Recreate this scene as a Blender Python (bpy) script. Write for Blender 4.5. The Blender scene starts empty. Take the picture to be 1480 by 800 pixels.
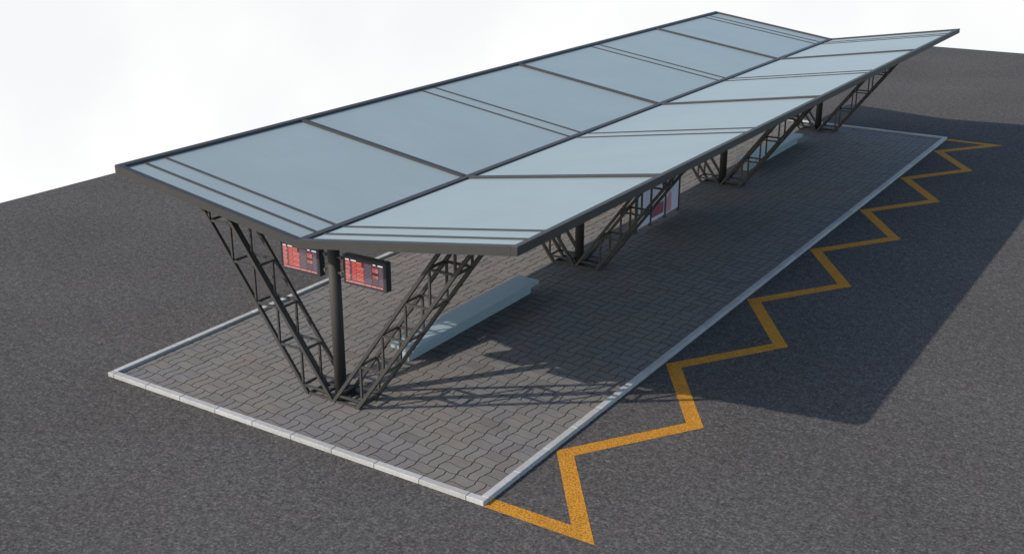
import bpy, bmesh, math, random
from mathutils import Vector, Matrix
random.seed(7)
scene = bpy.context.scene
C = scene.collection

# ------------------------------------------------------------------ materials
class NT:
    def __init__(s, name):
        s.m = bpy.data.materials.new(name); s.m.use_nodes = True
        s.t = s.m.node_tree; s.b = s.t.nodes['Principled BSDF']
    def n(s, typ, **kw):
        o = s.t.nodes.new(typ)
        for k, v in kw.items():
            if k in o.inputs.keys(): o.inputs[k].default_value = v
            else: setattr(o, k, v)
        return o
    def l(s, a, b): s.t.links.new(a, b)
    def coord(s, scale=None):
        c = s.n('ShaderNodeTexCoord').outputs['Object']
        if scale is None: return c
        m = s.n('ShaderNodeMapping'); m.inputs['Scale'].default_value = scale
        s.l(c, m.inputs['Vector']); return m.outputs[0]
    def noise(s, scale, detail=4, rough=.5, vec=None):
        o = s.n('ShaderNodeTexNoise'); o.inputs['Scale'].default_value = scale
        o.inputs['Detail'].default_value = detail; o.inputs['Roughness'].default_value = rough
        s.l(vec if vec is not None else s.coord(), o.inputs['Vector']); return o.outputs['Fac']
    def voro(s, scale, vec=None, feature='F1', out='Distance'):
        o = s.n('ShaderNodeTexVoronoi'); o.feature = feature; o.inputs['Scale'].default_value = scale
        s.l(vec if vec is not None else s.coord(), o.inputs['Vector']); return o.outputs[out]
    def ramp(s, fac, stops):
        o = s.n('ShaderNodeValToRGB'); e = o.color_ramp.elements
        while len(e) < len(stops): e.new(.5)
        for el, (p, c) in zip(e, stops):
            el.position = p; el.color = (c, c, c, 1) if isinstance(c, (int, float)) else (*c, 1)
        s.l(fac, o.inputs['Fac']); return o.outputs['Color']
    def mul(s, a, b, mode='MULTIPLY', f=1.):
        o = s.n('ShaderNodeMix'); o.data_type = 'RGBA'; o.blend_type = mode
        o.inputs[0].default_value = f
        for k, v in ((6, a), (7, b)):
            if isinstance(v, tuple): o.inputs[k].default_value = (*v, 1)
            else: s.l(v, o.inputs[k])
        return o.outputs[2]
    def mixf(s, fac, a, b):
        o = s.n('ShaderNodeMix'); o.data_type = 'RGBA'
        s.l(fac, o.inputs[0])
        for k, v in ((6, a), (7, b)):
            if isinstance(v, tuple): o.inputs[k].default_value = (*v, 1)
            else: s.l(v, o.inputs[k])
        return o.outputs[2]
    def col(s, c):
        if isinstance(c, tuple): s.b.inputs['Base Color'].default_value = (*c, 1)
        else: s.l(c, s.b.inputs['Base Color'])
    def bump(s, h, strength=.5, dist=.01):
        o = s.n('ShaderNodeBump'); o.inputs['Strength'].default_value = strength
        o.inputs['Distance'].default_value = dist
        s.l(h, o.inputs['Height']); s.l(o.outputs[0], s.b.inputs['Normal'])
    def set(s, **kw):
        for k, v in kw.items(): s.b.inputs[k.replace('_', ' ')].default_value = v
        return s

def mat_asphalt():
    t = NT('asphalt'); t.set(Roughness=1.); t.b.inputs['Specular IOR Level'].default_value = .02
    n1 = t.noise(14, 4, .8); n2 = t.noise(30, 2, .7); n3 = t.noise(5, 3, .6)
    fine = t.ramp(n1, [(.32, .38), (.44, .76), (.54, 1.10), (.63, 1.62), (.72, 2.3)])
    grit = t.ramp(n2, [(.30, .72), (.5, 1.), (.72, 1.35)])
    soft = t.ramp(n3, [(.32, .78), (.68, 1.2)])
    stones = t.ramp(t.voro(17, out='Color'), [(.0, .8), (.5, .98), (.86, 1.05), (1., 1.6)])
    big = t.ramp(t.noise(.16, 5, .6), [(.3, .88), (.7, 1.10)])
    tint = t.mixf(t.ramp(t.noise(.35, 3, .6), [(.35, 0.), (.65, 1.)]), (.0655, .0600, .0555), (.0640, .0602, .0570))
    c = t.mul(tint, fine, f=.9); c = t.mul(c, grit); c = t.mul(c, soft); c = t.mul(c, stones, f=.75); c = t.mul(c, big); t.col(c)
    t.bump(t.mul(n1, n2, 'MIX', .35), .5, .02)
    return t.m
def mat_marking():
    t = NT('yellow_marking_paint'); t.set(Roughness=.9); t.b.inputs['Specular IOR Level'].default_value = .08
    grain = t.ramp(t.noise(24, 3, .75), [(.38, 0.), (.56, 1.)])
    vn = t.ramp(t.noise(3, 3, .5), [(.3, .88), (.7, 1.08)])
    c = t.mixf(grain, (.155, .070, .012), (.405, .180, .022)); c = t.mul(c, vn); t.col(c)
    t.bump(t.noise(34, 2, .7), .5, .008)
    return t.m
def mat_paver():
    t = NT('concrete_paver'); t.set(Roughness=.85); t.b.inputs['Specular IOR Level'].default_value = .25
    a = t.n('ShaderNodeVertexColor'); a.layer_name = 'tone'
    g = t.ramp(t.noise(55, 3, .7), [(.3, .86), (.7, 1.14)])
    p = t.mixf(t.ramp(t.noise(.35, 3, .55), [(.38, 0.), (.62, 1.)]), (.112, .106, .102), (.122, .108, .095))
    st = t.ramp(t.noise(2.3, 5, .65), [(.3, .9), (.65, 1.05)])
    c = t.mul(p, a.outputs['Color']); c = t.mul(c, g); c = t.mul(c, st); t.col(c)
    t.bump(t.noise(90, 3, .7), .35, .004)
    return t.m
def mat_simple(name, col, rough=.6, nscale=8, amt=.1, bscale=60, bstr=.2, bdist=.002, spec=.5):
    t = NT(name); t.set(Roughness=rough); t.b.inputs['Specular IOR Level'].default_value = spec
    v = t.ramp(t.noise(nscale, 4, .6), [(.3, 1 - amt), (.7, 1 + amt)])
    t.col(t.mul(col, v)); t.bump(t.noise(bscale, 2, .6), bstr, bdist)
    return t.m
def mat_kerb():
    t = NT('kerb_concrete'); t.set(Roughness=.8)
    a = t.n('ShaderNodeVertexColor'); a.layer_name = 'tone'
    v = t.ramp(t.noise(14, 5, .7), [(.3, .84), (.7, 1.1)])
    d = t.ramp(t.noise(1.6, 4, .6), [(.35, .9), (.6, 1.03)])
    c = t.mul((.285, .280, .270), v); c = t.mul(c, d); c = t.mul(c, a.outputs['Color']); t.col(c)
    t.bump(t.noise(70, 3, .7), .3, .004)
    return t.m
def mat_glass():
    t = NT('frosted_roof_glass'); t.set(Roughness=.5); t.b.inputs['Specular IOR Level'].default_value = .25
    f = t.ramp(t.noise(45, 2, .7), [(.3, .95), (.7, 1.05)])
    b = t.ramp(t.noise(.45, 5, .6), [(.3, .96), (.7, 1.03)])
    s = t.ramp(t.noise(1., 3, .6, t.coord((1.2, 7, 1))), [(.4, .985), (.75, 1.015)])
    c = t.mul((.187, .221, .216), f); c = t.mul(c, b); c = t.mul(c, s); t.col(c)
    return t.m
def mat_emit(name, col, strength, base=(.02, .02, .02)):
    t = NT(name); t.col(base); t.set(Roughness=.5)
    t.b.inputs['Emission Color'].default_value = (*col, 1); t.b.inputs['Emission Strength'].default_value = strength
    return t.m
def mat_poster(name, col):
    t = NT(name); t.set(Roughness=.35)
    v = t.ramp(t.noise(1, 4, .7, t.coord((1, 9, 1.2))), [(.35, .86), (.65, 1.06)])
    t.col(t.mul(col, v)); return t.m

M_ASPH = mat_asphalt(); M_MARK = mat_marking(); M_PAV = mat_paver(); M_KERB = mat_kerb(); M_GLASS = mat_glass()
M_JOINT = mat_simple('joint_sand', (.032, .029, .026), .95, 20, .2)
M_FRAME = mat_simple('painted_steel', (.0225, .0212, .0192), .62, 3, .10, 120, .12, .0008, .35)
M_TRUSS = mat_simple('truss_steel', (.0290, .0265, .0238), .62, 6, .14, 120, .12, .0008, .35)
M_COL = mat_simple('column_steel', (.030, .0275, .0245), .7, 3, .08, 120, .12, .0008, .25)
M_BENCH = mat_simple('pale_bench_panel', (.185, .232, .245), .5, 5, .05, 90, .08, .0006, .45)
M_HOUSE = mat_simple('black_display_housing', (.016, .018, .022), .4, 12, .1, 90, .06, .0005, .5)
M_SCRBG = mat_emit('screen_dark', (.25, .022, .02), .09, (.03, .02, .024))
M_RED = mat_emit('led_red', (1., .14, .11), .42)
M_PINK = mat_emit('led_pink', (1., .34, .31), .42)
M_WHITE = mat_emit('led_white', (1., .97, .97), .45)
M_GREY = mat_emit('led_grey', (.33, .31, .42), .19)
M_BOLT = mat_simple('galvanised_steel', (.10, .10, .10), .5)
M_POST1 = mat_poster('poster_white', (.46, .435, .485)); M_POSTR = mat_poster('poster_red', (.30, .06, .075))
M_POSTP = mat_poster('poster_pink', (.42, .19, .20)); M_POSTD = mat_poster('poster_dark_red', (.20, .055, .080))

# ------------------------------------------------------------------ helpers
def link(name, bm, m, parent=None, smooth=False):
    me = bpy.data.meshes.new(name)
    bmesh.ops.recalc_face_normals(bm, faces=bm.faces)
    if smooth:
        for f in bm.faces: f.smooth = len(f.verts) == 4
    bm.to_mesh(me); bm.free()
    for x in (m if isinstance(m, (list, tuple)) else [m]): me.materials.append(x)
    o = bpy.data.objects.new(name, me); C.objects.link(o)
    if parent: o.parent = parent
    return o
def thing(name, label, cat, loc=(0, 0, 0), group=None):
    o = bpy.data.objects.new(name, None); C.objects.link(o); o.location = loc
    o['label'] = label; o['category'] = cat; o.empty_display_size = .3
    if group: o['group'] = group
    return o
def struct(o, label, cat=None):
    o['kind'] = 'structure'; o['label'] = label; o['category'] = cat or o.name.replace('_', ' ')
    return o
def hexa(bm, p, bev=0., mi=0):
    """p: 8 points, bottom ring 0-3, top ring 4-7"""
    v = [bm.verts.new(q) for q in p]
    fs = [bm.faces.new([v[i] for i in f]) for f in ((0, 3, 2, 1), (4, 5, 6, 7), (0, 1, 5, 4), (1, 2, 6, 5), (2, 3, 7, 6), (3, 0, 4, 7))]
    for f in fs: f.material_index = mi
    if bev:
        es = list({e for f in fs for e in f.edges})
        bmesh.ops.bevel(bm, geom=es, offset=bev, segments=1, affect='EDGES', profile=.5)
def box(bm, x0, x1, y0, y1, z0, z1, bev=0., mi=0):
    hexa(bm, [(x0, y0, z0), (x1, y0, z0), (x1, y1, z0), (x0, y1, z0), (x0, y0, z1), (x1, y0, z1), (x1, y1, z1), (x0, y1, z1)], bev, mi)
def bar(bm, a, b, w, h=None, bev=0., up=(0, 1, 0)):
    """square bar from a to b; w across 'up', h the other way"""
    a, b = Vector(a), Vector(b); h = h or w
    d = (b - a).normalized(); u = Vector(up)
    if abs(d.dot(u)) > .95: u = Vector((1, 0, 0))
    s = d.cross(u).normalized(); u = s.cross(d).normalized()
    r = [s * (-h / 2) + u * (-w / 2), s * (h / 2) + u * (-w / 2), s * (h / 2) + u * (w / 2), s * (-h / 2) + u * (w / 2)]
    hexa(bm, [a + q for q in r] + [b + q for q in r], bev)
def cyl(bm, x, y, z0, z1, r, n=32, bev=0.):
    g = [[bm.verts.new((x + r * math.cos(2 * math.pi * i / n), y + r * math.sin(2 * math.pi * i / n), z)) for i in range(n)] for z in (z0, z1)]
    for i in range(n): bm.faces.new([g[0][i], g[0][(i + 1) % n], g[1][(i + 1) % n], g[1][i]])
    bm.faces.new(g[0][::-1]); bm.faces.new(g[1])

# ------------------------------------------------------------------ measured layout
XA, XB, LEN, KH, KW = -5.42, 5.38, 36.45, .10, .165
COL_Y0, SPAN = 2.142, 10.957
RX, RXV, RZV, RZE, RY0, RY1 = 5.5146, .08, 4.105, 4.936, .971, 35.48

def tone_layer(bm): return bm.loops.layers.color.new('tone')

# ------------------------------------------------------------------ ground
bm = bmesh.new(); box(bm, -20.75, 80, -60, 64.0, -.4, 0.)
struct(link('ground', bm, M_ASPH), 'flat dark grey asphalt apron all around the paved bus island')

# zigzag marking beside the island
bm = bmesh.new()
n_t = 7; P = LEN / n_t
path = [(XB + .02, .17)]
xo, xi = 7.37, 5.63
path = []
path.append((XB + .004, .16))
for k in range(n_t + 1):
    path.append((xo + (.08 if k == 0 else 0), P * k + (.16 if k == 0 else (-.12 if k == n_t else .03))))
    if k < n_t: path.append((xi, P * (k + .5) + .03))
path.append((XB + .004, LEN - .12))
W = .345
def offset_path(pts, d):
    out = []
    for i, p in enumerate(pts):
        p = Vector(p)
        if i == 0 or i == len(pts) - 1:
            q = Vector(pts[1 if i == 0 else i - 1]); t = (q - p) if i == 0 else (p - q); t.normalize()
            n = Vector((-t.y, t.x)); out.append(p + n * d)
            continue
        t0 = (p - Vector(pts[i - 1])).normalized(); t1 = (Vector(pts[i + 1]) - p).normalized()
        n0, n1 = Vector((-t0.y, t0.x)), Vector((-t1.y, t1.x))
        m = (n0 + n1).normalized(); out.append(p + m * d / m.dot(n0))
    return out
Lp, Rp = offset_path(path, W / 2), offset_path(path, -W / 2)
lv = [bm.verts.new((p.x, p.y, .004)) for p in Lp]; rv = [bm.verts.new((p.x, p.y, .004)) for p in Rp]
for i in range(len(path) - 1): bm.faces.new([rv[i], rv[i + 1], lv[i + 1], lv[i]])
struct(link('road_marking', bm, M_MARK), 'orange yellow zigzag line painted on asphalt along the right kerb', 'road marking')

# ------------------------------------------------------------------ kerb stones
bm = bmesh.new(); tl = tone_layer(bm)
def stone(x0, x1, y0, y1):
    n0 = len(bm.faces)
    before = set(bm.faces)
    box(bm, x0, x1, y0, y1, -.02, KH + random.uniform(-.0015, .0015), .011)
    t = random.uniform(.93, 1.05)
    for f in bm.faces:
        if f not in before:
            for l in f.loops: l[tl] = (t, t * random.uniform(.995, 1.0), t * .99, 1)
g = .002
xs = [XA] + [-5.22 + 1.132 * i for i in range(10)] + [XB]
for yy in ((0, KW), (LEN - KW, LEN)):
    for i in range(len(xs) - 1): stone(xs[i] + (g if i else 0), xs[i + 1] - (g if i < len(xs) - 2 else 0), *yy)
for x0, x1 in ((XA, XA + KW), (XB - KW, XB)):
    y = KW + .003; e = LEN - KW - .003
    while y < e:
        y2 = min(y + 1.132, e)
        if e - y2 < .3: y2 = e
        stone(x0, x1, y + g, y2 - g); y = y2
struct(link('kerb', bm, M_KERB), 'pale concrete kerb stones in a rectangle around the paved island')

# ------------------------------------------------------------------ paving
BX, BY, PX, PY_ = .490, .587, 3.785, 1.26
x_lo, x_hi, y_lo, y_hi = XA + KW - .02, XB - KW + .02, KW - .02, LEN - KW + .02
bm = bmesh.new(); tl = tone_layer(bm)
AX, AY = -.026, .021
def wv(t): return math.sin(t) - math.sin(3 * t) / 4
def warp(x, y):
    return (x + AX * wv(2 * math.pi * (y - PY_) / BY), y + AY * wv(2 * math.pi * (x - PX) / BX))
def clampp(x, y): return (min(max(x, x_lo), x_hi), min(max(y, y_lo), y_hi))
def ring(x0, x1, y0, y1, ins, nx, ny):
    x0 += ins; x1 -= ins; y0 += ins + .004; y1 -= ins + .004; pts = []
    for i in range(nx): pts.append((x0 + (x1 - x0) * i / nx, y0))
    for i in range(ny): pts.append((x1, y0 + (y1 - y0) * i / ny))
    for i in range(nx): pts.append((x1 - (x1 - x0) * i / nx, y1))
    for i in range(ny): pts.append((x0, y1 - (y1 - y0) * i / ny))
    return [clampp(*warp(*p)) for p in pts]
def paver(x0, x1, y0, y1):
    nx, ny = (12, 6) if (x1 - x0) > .3 else (6, 12)
    a = ring(x0, x1, y0, y1, .0095, nx, ny); b = ring(x0, x1, y0, y1, .0135, nx, ny)
    X = [p[0] for p in b]; Y = [p[1] for p in b]
    if max(X) - min(X) < .03 or max(Y) - min(Y) < .03: return
    zt = .030 + random.uniform(-.0012, .0012); tx, ty = random.uniform(-.008, .008), random.uniform(-.008, .008)
    cx, cy = (x0 + x1) / 2, (y0 + y1) / 2
    def z(p, d): return zt + (p[0] - cx) * tx + (p[1] - cy) * ty - d
    v0 = [bm.verts.new((p[0], p[1], .006)) for p in a]
    v1 = [bm.verts.new((p[0], p[1], z(p, .003))) for p in a]
    v2 = [bm.verts.new((p[0], p[1], z(p, 0))) for p in b]
    t = random.gauss(1, .035); w = random.gauss(0, .012); c = (min(1.3, t * (1 + w)), t, t * (1 - w), 1)
    n = len(a); fs = [bm.faces.new(v2)]
    for q, r in ((v0, v1), (v1, v2)):
        for i in range(n):
            fs.append(bm.faces.new([q[i], q[(i + 1) % n], r[(i + 1) % n], r[i]]))
            if q is v0: fs[-1].material_index = 1
    for f in fs:
        for l in f.loops: l[tl] = c
i0, i1 = math.floor((x_lo - PX) / BX) - 1, math.ceil((x_hi - PX) / BX) + 1
j0, j1 = math.floor((y_lo - PY_) / BY) - 1, math.ceil((y_hi - PY_) / BY) + 1
for i in range(i0, i1):
    for j in range(j0, j1):
        x, y = PX + i * BX, PY_ + j * BY
        if x + BX < x_lo or x > x_hi or y + BY < y_lo or y > y_hi: continue
        if (i + j) % 2 == 0:
            paver(x, x + BX / 2, y, y + BY); paver(x + BX / 2, x + BX, y, y + BY)
        else:
            paver(x, x + BX, y, y + BY / 2); paver(x, x + BX, y + BY / 2, y + BY)
pav = link('paving', bm, [M_PAV, M_JOINT])
struct(pav, 'grey wavy interlocking concrete pavers filling the bus island inside the kerb')
bm = bmesh.new(); box(bm, XA + .05, XB - .05, .05, LEN - .05, -.01, .012)
struct(link('joint_bed', bm, M_JOINT), 'dark sand showing in the joints between the pavers', 'sand')

# ------------------------------------------------------------------ bus shelter
shelter = thing('bus_shelter', 'long steel bus shelter with V shaped blue-grey glass roof on four columns', 'bus shelter', (0, 0, 0))
def zt(x):
    return RZV + (RZE - RZV) * ((x - RXV) / (RX - RXV) if x > RXV else (RXV - x) / (RXV + RX))
def slope_box(bm, xa, xb, y0, y1, top, bot, bev=0.):
    """box following the roof slope between xa and xb"""
    hexa(bm, [(xa, y0, zt(xa) + bot), (xb, y0, zt(xb) + bot), (xb, y1, zt(xb) + bot), (xa, y1, zt(xa) + bot),
              (xa, y0, zt(xa) + top), (xb, y0, zt(xb) + top), (xb, y1, zt(xb) + top), (xa, y1, zt(xa) + top)], bev)
FH, EW = .187, .15
for x0, x1 in ((-RX, -RX + EW), (RX - EW, RX)):
    bm = bmesh.new(); slope_box(bm, x0, x1, RY0, RY1, 0, -FH, .006); link('eave_beam', bm, M_FRAME, shelter)
# gable beams: one V shaped beam at each end
for y0, y1 in ((RY0, RY0 + EW), (RY1 - EW, RY1)):
    bm = bmesh.new(); e = .002
    prof = [(-RX + EW + .0, 0), (RXV, 0), (RX - EW, 0)]
    yy0, yy1 = (y0 + e * 0, y1)
    top = [(x, zt(x) - .001) for x, _ in prof]; bot = [(x, zt(x) - FH + .001) for x, _ in prof]
    ringp = top + bot[::-1]
    a = [bm.verts.new((x, yy0, z)) for x, z in ringp]; b = [bm.verts.new((x, yy1, z)) for x, z in ringp]
    n = len(ringp)
    for i in range(n): bm.faces.new([a[i], a[(i + 1) % n], b[(i + 1) % n], b[i]])
    for q in (a, b):
        bm.faces.new([q[0], q[1], q[4], q[5]]); bm.faces.new([q[1], q[2], q[3], q[4]])
    link('gable_beam', bm, M_FRAME, shelter)
bm = bmesh.new(); zb = zt(RXV)
VW = .088
hexa(bm, [(RXV - VW, RY0 + EW, zb - .20), (RXV + VW, RY0 + EW, zb - .20), (RXV + VW, RY1 - EW, zb - .20), (RXV - VW, RY1 - EW, zb - .20),
          (RXV - VW, RY0 + EW, zb - .006), (RXV + VW, RY0 + EW, zb - .006), (RXV + VW, RY1 - EW, zb - .006), (RXV - VW, RY1 - EW, zb - .006)], .008)
link('valley_beam', bm, M_FRAME, shelter)
ribs = [(1.687, .040), (2.299, .040), (7.144, .085), (12.448, .037), (13.085, .037), (18.1165, .085), (23.186, .037), (23.779, .037), (28.95, .085), (33.75, .040), (34.36, .040)]
for y, hw in ribs:
    top = -.010 if hw > .05 else -.040
    for xa, xb in ((-RX + EW, RXV - VW), (RXV + VW, RX - EW)):
        bm = bmesh.new(); slope_box(bm, xa, xb, y - hw, y + hw, top, -.15, .005); link('roof_rib', bm, M_FRAME, shelter)
edges = [RY0 + EW] + [y for y, _ in ribs] + [RY1 - EW]
hws = [0] + [h for _, h in ribs] + [0]
for i in range(len(edges) - 1):
    y0, y1 = edges[i] + hws[i], edges[i + 1] - hws[i + 1]
    for xa, xb in ((-RX + EW, RXV - VW), (RXV + VW, RX - EW)):
        bm = bmesh.new(); slope_box(bm, xa, xb, y0, y1, -.062, -.092); link('glass_panel', bm, M_GLASS, shelter)

# column + base + trusses
FI_R, FI_L, DX_, DZ, Z0, TY = .022, -.03, .692, .8773, .2168, .300
CH, RG = .078, .048
def z_under(x): return zt(x) - .15
def solve_top(x0, s, sgn):
    z = 4.
    for _ in range(20): z = z_under(sgn * (x0 + s * z))
    return z
S_ = .7432
def build_support(Y):
    DX = DX_
    bm = bmesh.new(); cyl(bm, 0, Y, .055, zt(RXV) - .19, .135, 40)
    col = link('column', bm, M_COL, shelter, True)
    bm = bmesh.new(); box(bm, -.24, .24, Y - .24, Y + .24, .028, .058, .004); link('base_plate', bm, M_TRUSS, col)
    for sx in (-1, 1):
        for sy in (-1, 1):
            bm = bmesh.new(); cyl(bm, sx * .19, Y + sy * .19, .055, .105, .02, 6); cyl(bm, sx * .19, Y + sy * .19, .1, .13, .009, 8)
            link('bolt', bm, M_TRUSS, col)
    bm = bmesh.new()
    ex = FI_R + DX; FI = FI_R
    for y in (Y - TY, Y + TY): bar(bm, (-DX, y, .055), (ex, y, .055), .046, .046)
    for x in (-DX, -.03, .03, ex): bar(bm, (x, Y - TY, .057), (x, Y + TY, .057), .044, .044, up=(1, 0, 0))
    link('base_frame', bm, M_TRUSS, shelter)
    for sg in (-1, 1):
        bm = bmesh.new(); FI = FI_R if sg > 0 else FI_L; DX = .692 if sg > 0 else .735; CH = .079 if sg > 0 else .083
        nmax = 6
        for y in (Y - TY, Y + TY):
            for k in range(nmax):
                z = Z0 + k * DZ; xi_ = sg * (FI + S_ * z); xo_ = xi_ + sg * DX
                if z < z_under(xi_) - .12: bar(bm, (xi_, y, z), (xo_, y, z), RG)
                z2 = min(z + DZ, z_under(xo_) )
                if z < z_under(xo_) - .1: bar(bm, (xo_, y, z), (xo_, y, z2), RG)
        for k in range(nmax):
            z = Z0 + k * DZ
            for xx in (sg * (FI + S_ * z), sg * (FI + S_ * z + DX)):
                if z < z_under(xx) - .12: bar(bm, (xx, Y - TY, z), (xx, Y + TY, z), RG, up=(0, 0, 1))
        heads = []
        for x0 in (FI, FI + DX):
            zz = solve_top(x0, S_, sg); xx = sg * (x0 + S_ * zz)
            hb = bmesh.new(); bar(hb, (xx, Y - TY - .06, zz - .012), (xx, Y + TY + .06, zz - .012), .15, .03, up=(1, 0, 0)); heads.append(hb)
        tr = link('truss', bm, M_TRUSS, shelter)
        for hb in heads: link('head_plate', hb, M_TRUSS, tr)
        for y in (Y - TY, Y + TY):
            for x0 in (FI, FI + DX):
                zz = solve_top(x0, S_, sg)
                bm = bmesh.new(); bar(bm, (sg * (x0 + S_ * .035), y, .035), (sg * (x0 + S_ * (zz)), y, zz), CH, CH, .004)
                link('chord', bm, M_TRUSS, tr)
for k in range(4): build_support(COL_Y0 + k * SPAN)
# transverse tie beam under the glass over each truss pair, kept shallow
for k in range(4):
    Y = COL_Y0 + k * SPAN
    for y in (Y - TY, Y + TY):
        for xa, xb in ((-RX + EW, RXV - VW), (RXV + VW, RX - EW)):
            bm = bmesh.new(); slope_box(bm, xa, xb, y - .03, y + .03, -.095, -.147); link('rafter', bm, M_FRAME, shelter)

# ------------------------------------------------------------------ display boards
def display(x0, x1, label, side):
    yf, yb, z0, z1 = 2.037, 2.21, 2.885, 3.545
    t = thing('display_board', label, 'display board', ((x0 + x1) / 2, (yf + yb) / 2, z0), 'departure boards hung on the front column')
    ox, oy, oz = t.location
    def L(name, bm, m, par):
        o = link(name, bm, m, None)
        o.data.transform(Matrix.Translation((-ox, -oy, -oz))); o.parent = par; return o
    bm = bmesh.new(); r = .035; rt = .078; rr = .062
    # housing with a recessed screen opening
    hexa(bm, [(x0, yf + .014, z0), (x1, yf + .014, z0), (x1, yb, z0), (x0, yb, z0), (x0, yf + .014, z1), (x1, yf + .014, z1), (x1, yb, z1), (x0, yb, z1)], .006)
    box(bm, x0, x1, yf, yf + .0135, z1 - rt, z1 - .001, .002); box(bm, x0, x1, yf, yf + .0135, z0 + .001, z0 + r, .002)
    box(bm, x0, x0 + r, yf, yf + .0135, z0 + r, z1 - rt, .002); box(bm, x1 - rr, x1, yf, yf + .0135, z0 + r, z1 - rt, .002)
    hs = L('housing', bm, M_HOUSE, t)
    bm = bmesh.new(); box(bm, x0 + r, x1 - rr, yf + .008, yf + .0142, z0 + r, z1 - rt)
    W_, H_ = x1 - rr - x0 - r, z1 - z0 - r - rt
    def rows(mi, segs):
        for u0, u1, v0, v1 in segs:
            box(bm, x0 + r + u0 * W_, x0 + r + u1 * W_, yf + .004, yf + .0088, z1 - rt - v1 * H_, z1 - rt - v0 * H_, mi=mi)
    rn = random.Random(5)
    red, pink, white, grey = [], [], [], []
    NR = 14; h0, h1 = .075, .885; dh = (h1 - h0) / NR
    for (a, b) in ((.03, .12), (.17, .30), (.73, .79), (.85, .97)): white.append((a, b, .01, .05))
    for i in range(NR):
        v0 = h0 + i * dh; v1 = v0 + dh * .46
        last = i == NR - 1
        (pink if i % 3 else red).append((.03, .12 + rn.uniform(0, .03), v0, v1))
        red.append((.19, .30, v0, v1)); (red if i % 4 else pink).append((.31, (.43 if i < 3 else .49) + rn.uniform(-.01, .01), v0, v1))
        grey.append((.135, .18, v0, v1 - .01)); grey.append((.505, .69, v0, v1)); grey.append((.87, .97, v0, v1))
        if i in (2, 3, 4, 7, 8): red.append((.71, .775, v0, v1)); pink.append((.785, .85, v0, v1))
        elif i not in (5, 6): grey.append((.71, .85, v0, v1 - .012))
    for a, b in ((.03, .08), (.09, .22), (.235, .50), (.52, .67), (.69, .80), (.82, .875), (.89, .96)): pink.append((a, b, .915, .955))
    rows(1, red); rows(2, pink); rows(3, white); rows(4, grey)
    L('screen', bm, [M_SCRBG, M_RED, M_PINK, M_WHITE, M_GREY], t)
    for z in (z0 + .17, z1 - .13):
        bm = bmesh.new()
        xa, xb = (.125, x0 + .002) if side > 0 else (x1 - .002, -.125)
        bar(bm, (xa, (yf + yb) / 2, z), (xb, (yf + yb) / 2, z), .05, .05, up=(0, 1, 0)); L('bracket', bm, M_TRUSS, t)
        bm = bmesh.new(); cx_ = (xa + xb) / 2; cyl(bm, cx_, (yf + yb) / 2 - .03, z - .045, z + .045, .018, 12)
        L('bracket_pin', bm, M_BOLT, t)
    return t
display(.352, 1.54, 'black departure board with red lit rows, right of the front column, fully visible', 1)
display(-1.478, -.330, 'black departure board left of the front column, its top hidden by the roof edge', -1)

# ------------------------------------------------------------------ benches
def bench():
    t = thing('bench', 'pale blue-grey slab bench behind the front column, truss shadows across its near end', 'bench', (0, 4.40, .028), 'pale slab benches under the shelter roof')
    L = 5.80
    bm = bmesh.new(); box(bm, -.355, .345, 0, L, .31, .425, .006); link('seat', bm, M_BENCH, t)
    bm = bmesh.new(); box(bm, -.16, .13, .09, L - .09, 0, .31, .004); link('base', bm, M_BENCH, t)
    return t
b1 = bench()
b2 = b1.copy(); C.objects.link(b2); b2.location = (0, 26.25, .028)
b2['label'] = 'pale blue-grey slab bench in full shade, before the last column at the far end'
for ch in list(b1.children):
    c = ch.copy(); C.objects.link(c); c.parent = b2

# ------------------------------------------------------------------ poster stand
ps = thing('poster_stand', 'dark four-post stand holding three white and red poster panels under mid roof', 'poster stand', (.1, 18.3, .03))
def LP(name, bm, m, par):
    o = link(name, bm, m, None); o.data.transform(Matrix.Translation((-.1, -18.3, -.03))); o.parent = par; return o
py = [16.66, 17.70, 18.80, 19.90]
for y in py:
    bm = bmesh.new(); box(bm, .06, .14, y - .045, y + .045, .028, 2.15, .004); LP('post', bm, M_TRUSS, ps)
for i in range(3):
    y0, y1 = py[i] + .045, py[i + 1] - .045
    bm = bmesh.new(); box(bm, .085, .115, y0, y1, .15, 2.10); pn = LP('poster_panel', bm, M_POST1, ps)
    def pic(m, a, b, c, d, name='poster_print', off=.003):
        bm = bmesh.new(); box(bm, .1152, .1152 + off, y0 + a * (y1 - y0), y0 + b * (y1 - y0), .15 + c * 1.95, .15 + d * 1.95); return LP(name, bm, m, pn)
    if i == 0: pic(M_POSTP, .08, .92, .80, .92)
    if i == 1:
        pic(M_POSTD, .05, .93, .06, .27); pic(M_POSTR, .10, .80, .13, .155, off=.005); pic(M_POSTR, .10, .62, .2, .22, off=.005)
    if i == 2:
        # pink figure-like blotch and a thin red line
        bm = bmesh.new()
        pts = [(.05, .02), (.42, .02), (.46, .12), (.40, .22), (.44, .30), (.36, .37), (.24, .38), (.16, .31), (.05, .27)]
        a = [bm.verts.new((.1155, y0 + u * (y1 - y0), .15 + v * 1.95)) for u, v in pts]; b = [bm.verts.new((.1185, q.co.y, q.co.z)) for q in a]
        bm.faces.new(a); bm.faces.new(b)
        for k in range(len(a)): bm.faces.new([a[k], a[(k + 1) % len(a)], b[(k + 1) % len(a)], b[k]])
        LP('poster_print', bm, M_POSTP, pn); pic(M_POSTP, .15, .95, .50, .53); pic(M_POSTR, .5, .85, .56, .57)

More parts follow.
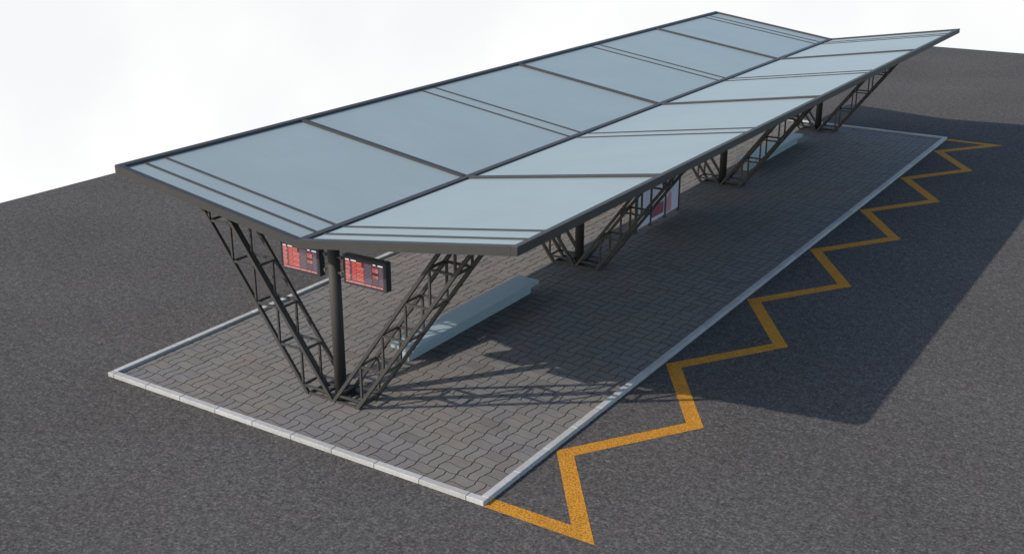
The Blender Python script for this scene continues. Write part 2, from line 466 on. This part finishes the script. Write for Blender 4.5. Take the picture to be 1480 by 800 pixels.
# ------------------------------------------------------------------ light
SX, SY = 1.0103, 1.3018
to_sun = Vector((-SX, -SY, 1)).normalized()
elev = math.asin(to_sun.z); azim = math.atan2(to_sun.x, to_sun.y)
ld = bpy.data.lights.new('sun', 'SUN'); ld.energy = 3.0; ld.angle = math.radians(.5); ld.color = (1, .93, .84)
lo = bpy.data.objects.new('sun', ld); C.objects.link(lo); lo.rotation_euler = to_sun.to_track_quat('Z', 'Y').to_euler()

w = bpy.data.worlds.new('World'); scene.world = w; w.use_nodes = True
nt = w.node_tree; bg = nt.nodes['Background']; out = nt.nodes['World Output']
sky = nt.nodes.new('ShaderNodeTexSky'); sky.sky_type = 'NISHITA'; sky.sun_disc = False
sky.sun_elevation = elev; sky.sun_rotation = azim % (2 * math.pi)
nt.links.new(sky.outputs[0], bg.inputs['Color']); bg.inputs['Strength'].default_value = .15
# below the horizon, past the end of the asphalt, the open background is a pale cloud white
tc = nt.nodes.new('ShaderNodeTexCoord'); sp = nt.nodes.new('ShaderNodeSeparateXYZ'); nt.links.new(tc.outputs['Generated'], sp.inputs[0])
ns = nt.nodes.new('ShaderNodeTexNoise'); ns.inputs['Scale'].default_value = 5; ns.inputs['Detail'].default_value = 4; nt.links.new(tc.outputs['Generated'], ns.inputs['Vector'])
cr = nt.nodes.new('ShaderNodeValToRGB'); cr.color_ramp.elements[0].position = .35; cr.color_ramp.elements[0].color = (.93, .94, .95, 1)
cr.color_ramp.elements[1].position = .55; cr.color_ramp.elements[1].color = (1, 1, 1, 1); nt.links.new(ns.outputs['Fac'], cr.inputs[0])
bg2 = nt.nodes.new('ShaderNodeBackground'); nt.links.new(cr.outputs[0], bg2.inputs['Color']); bg2.inputs['Strength'].default_value = .5
mr = nt.nodes.new('ShaderNodeMapRange'); mr.inputs['From Min'].default_value = -.01; mr.inputs['From Max'].default_value = .03
nt.links.new(sp.outputs['Z'], mr.inputs['Value'])
mx = nt.nodes.new('ShaderNodeMixShader'); nt.links.new(mr.outputs[0], mx.inputs[0]); nt.links.new(bg2.outputs[0], mx.inputs[1]); nt.links.new(bg.outputs[0], mx.inputs[2])
nt.links.new(mx.outputs[0], out.inputs['Surface'])

# ------------------------------------------------------------------ camera
yaw, pitch, fpx = .5731, -.3475, 1651.84
cd = bpy.data.cameras.new('camera'); cd.sensor_width = 36; cd.lens = fpx / 1480 * 36; cd.clip_start = .1; cd.clip_end = 1000
co = bpy.data.objects.new('camera', cd); C.objects.link(co)
co.location = (16.0939, -15.6072, 11.4804); co.rotation_euler = (math.pi / 2 + pitch, 0, yaw)
scene.camera = co
scene.render.resolution_x, scene.render.resolution_y = 1024, 553
vs = scene.view_settings; vs.view_transform = 'Standard'; vs.look = 'None'; vs.gamma = 1; vs.use_curve_mapping = False
vs.exposure = 1.0
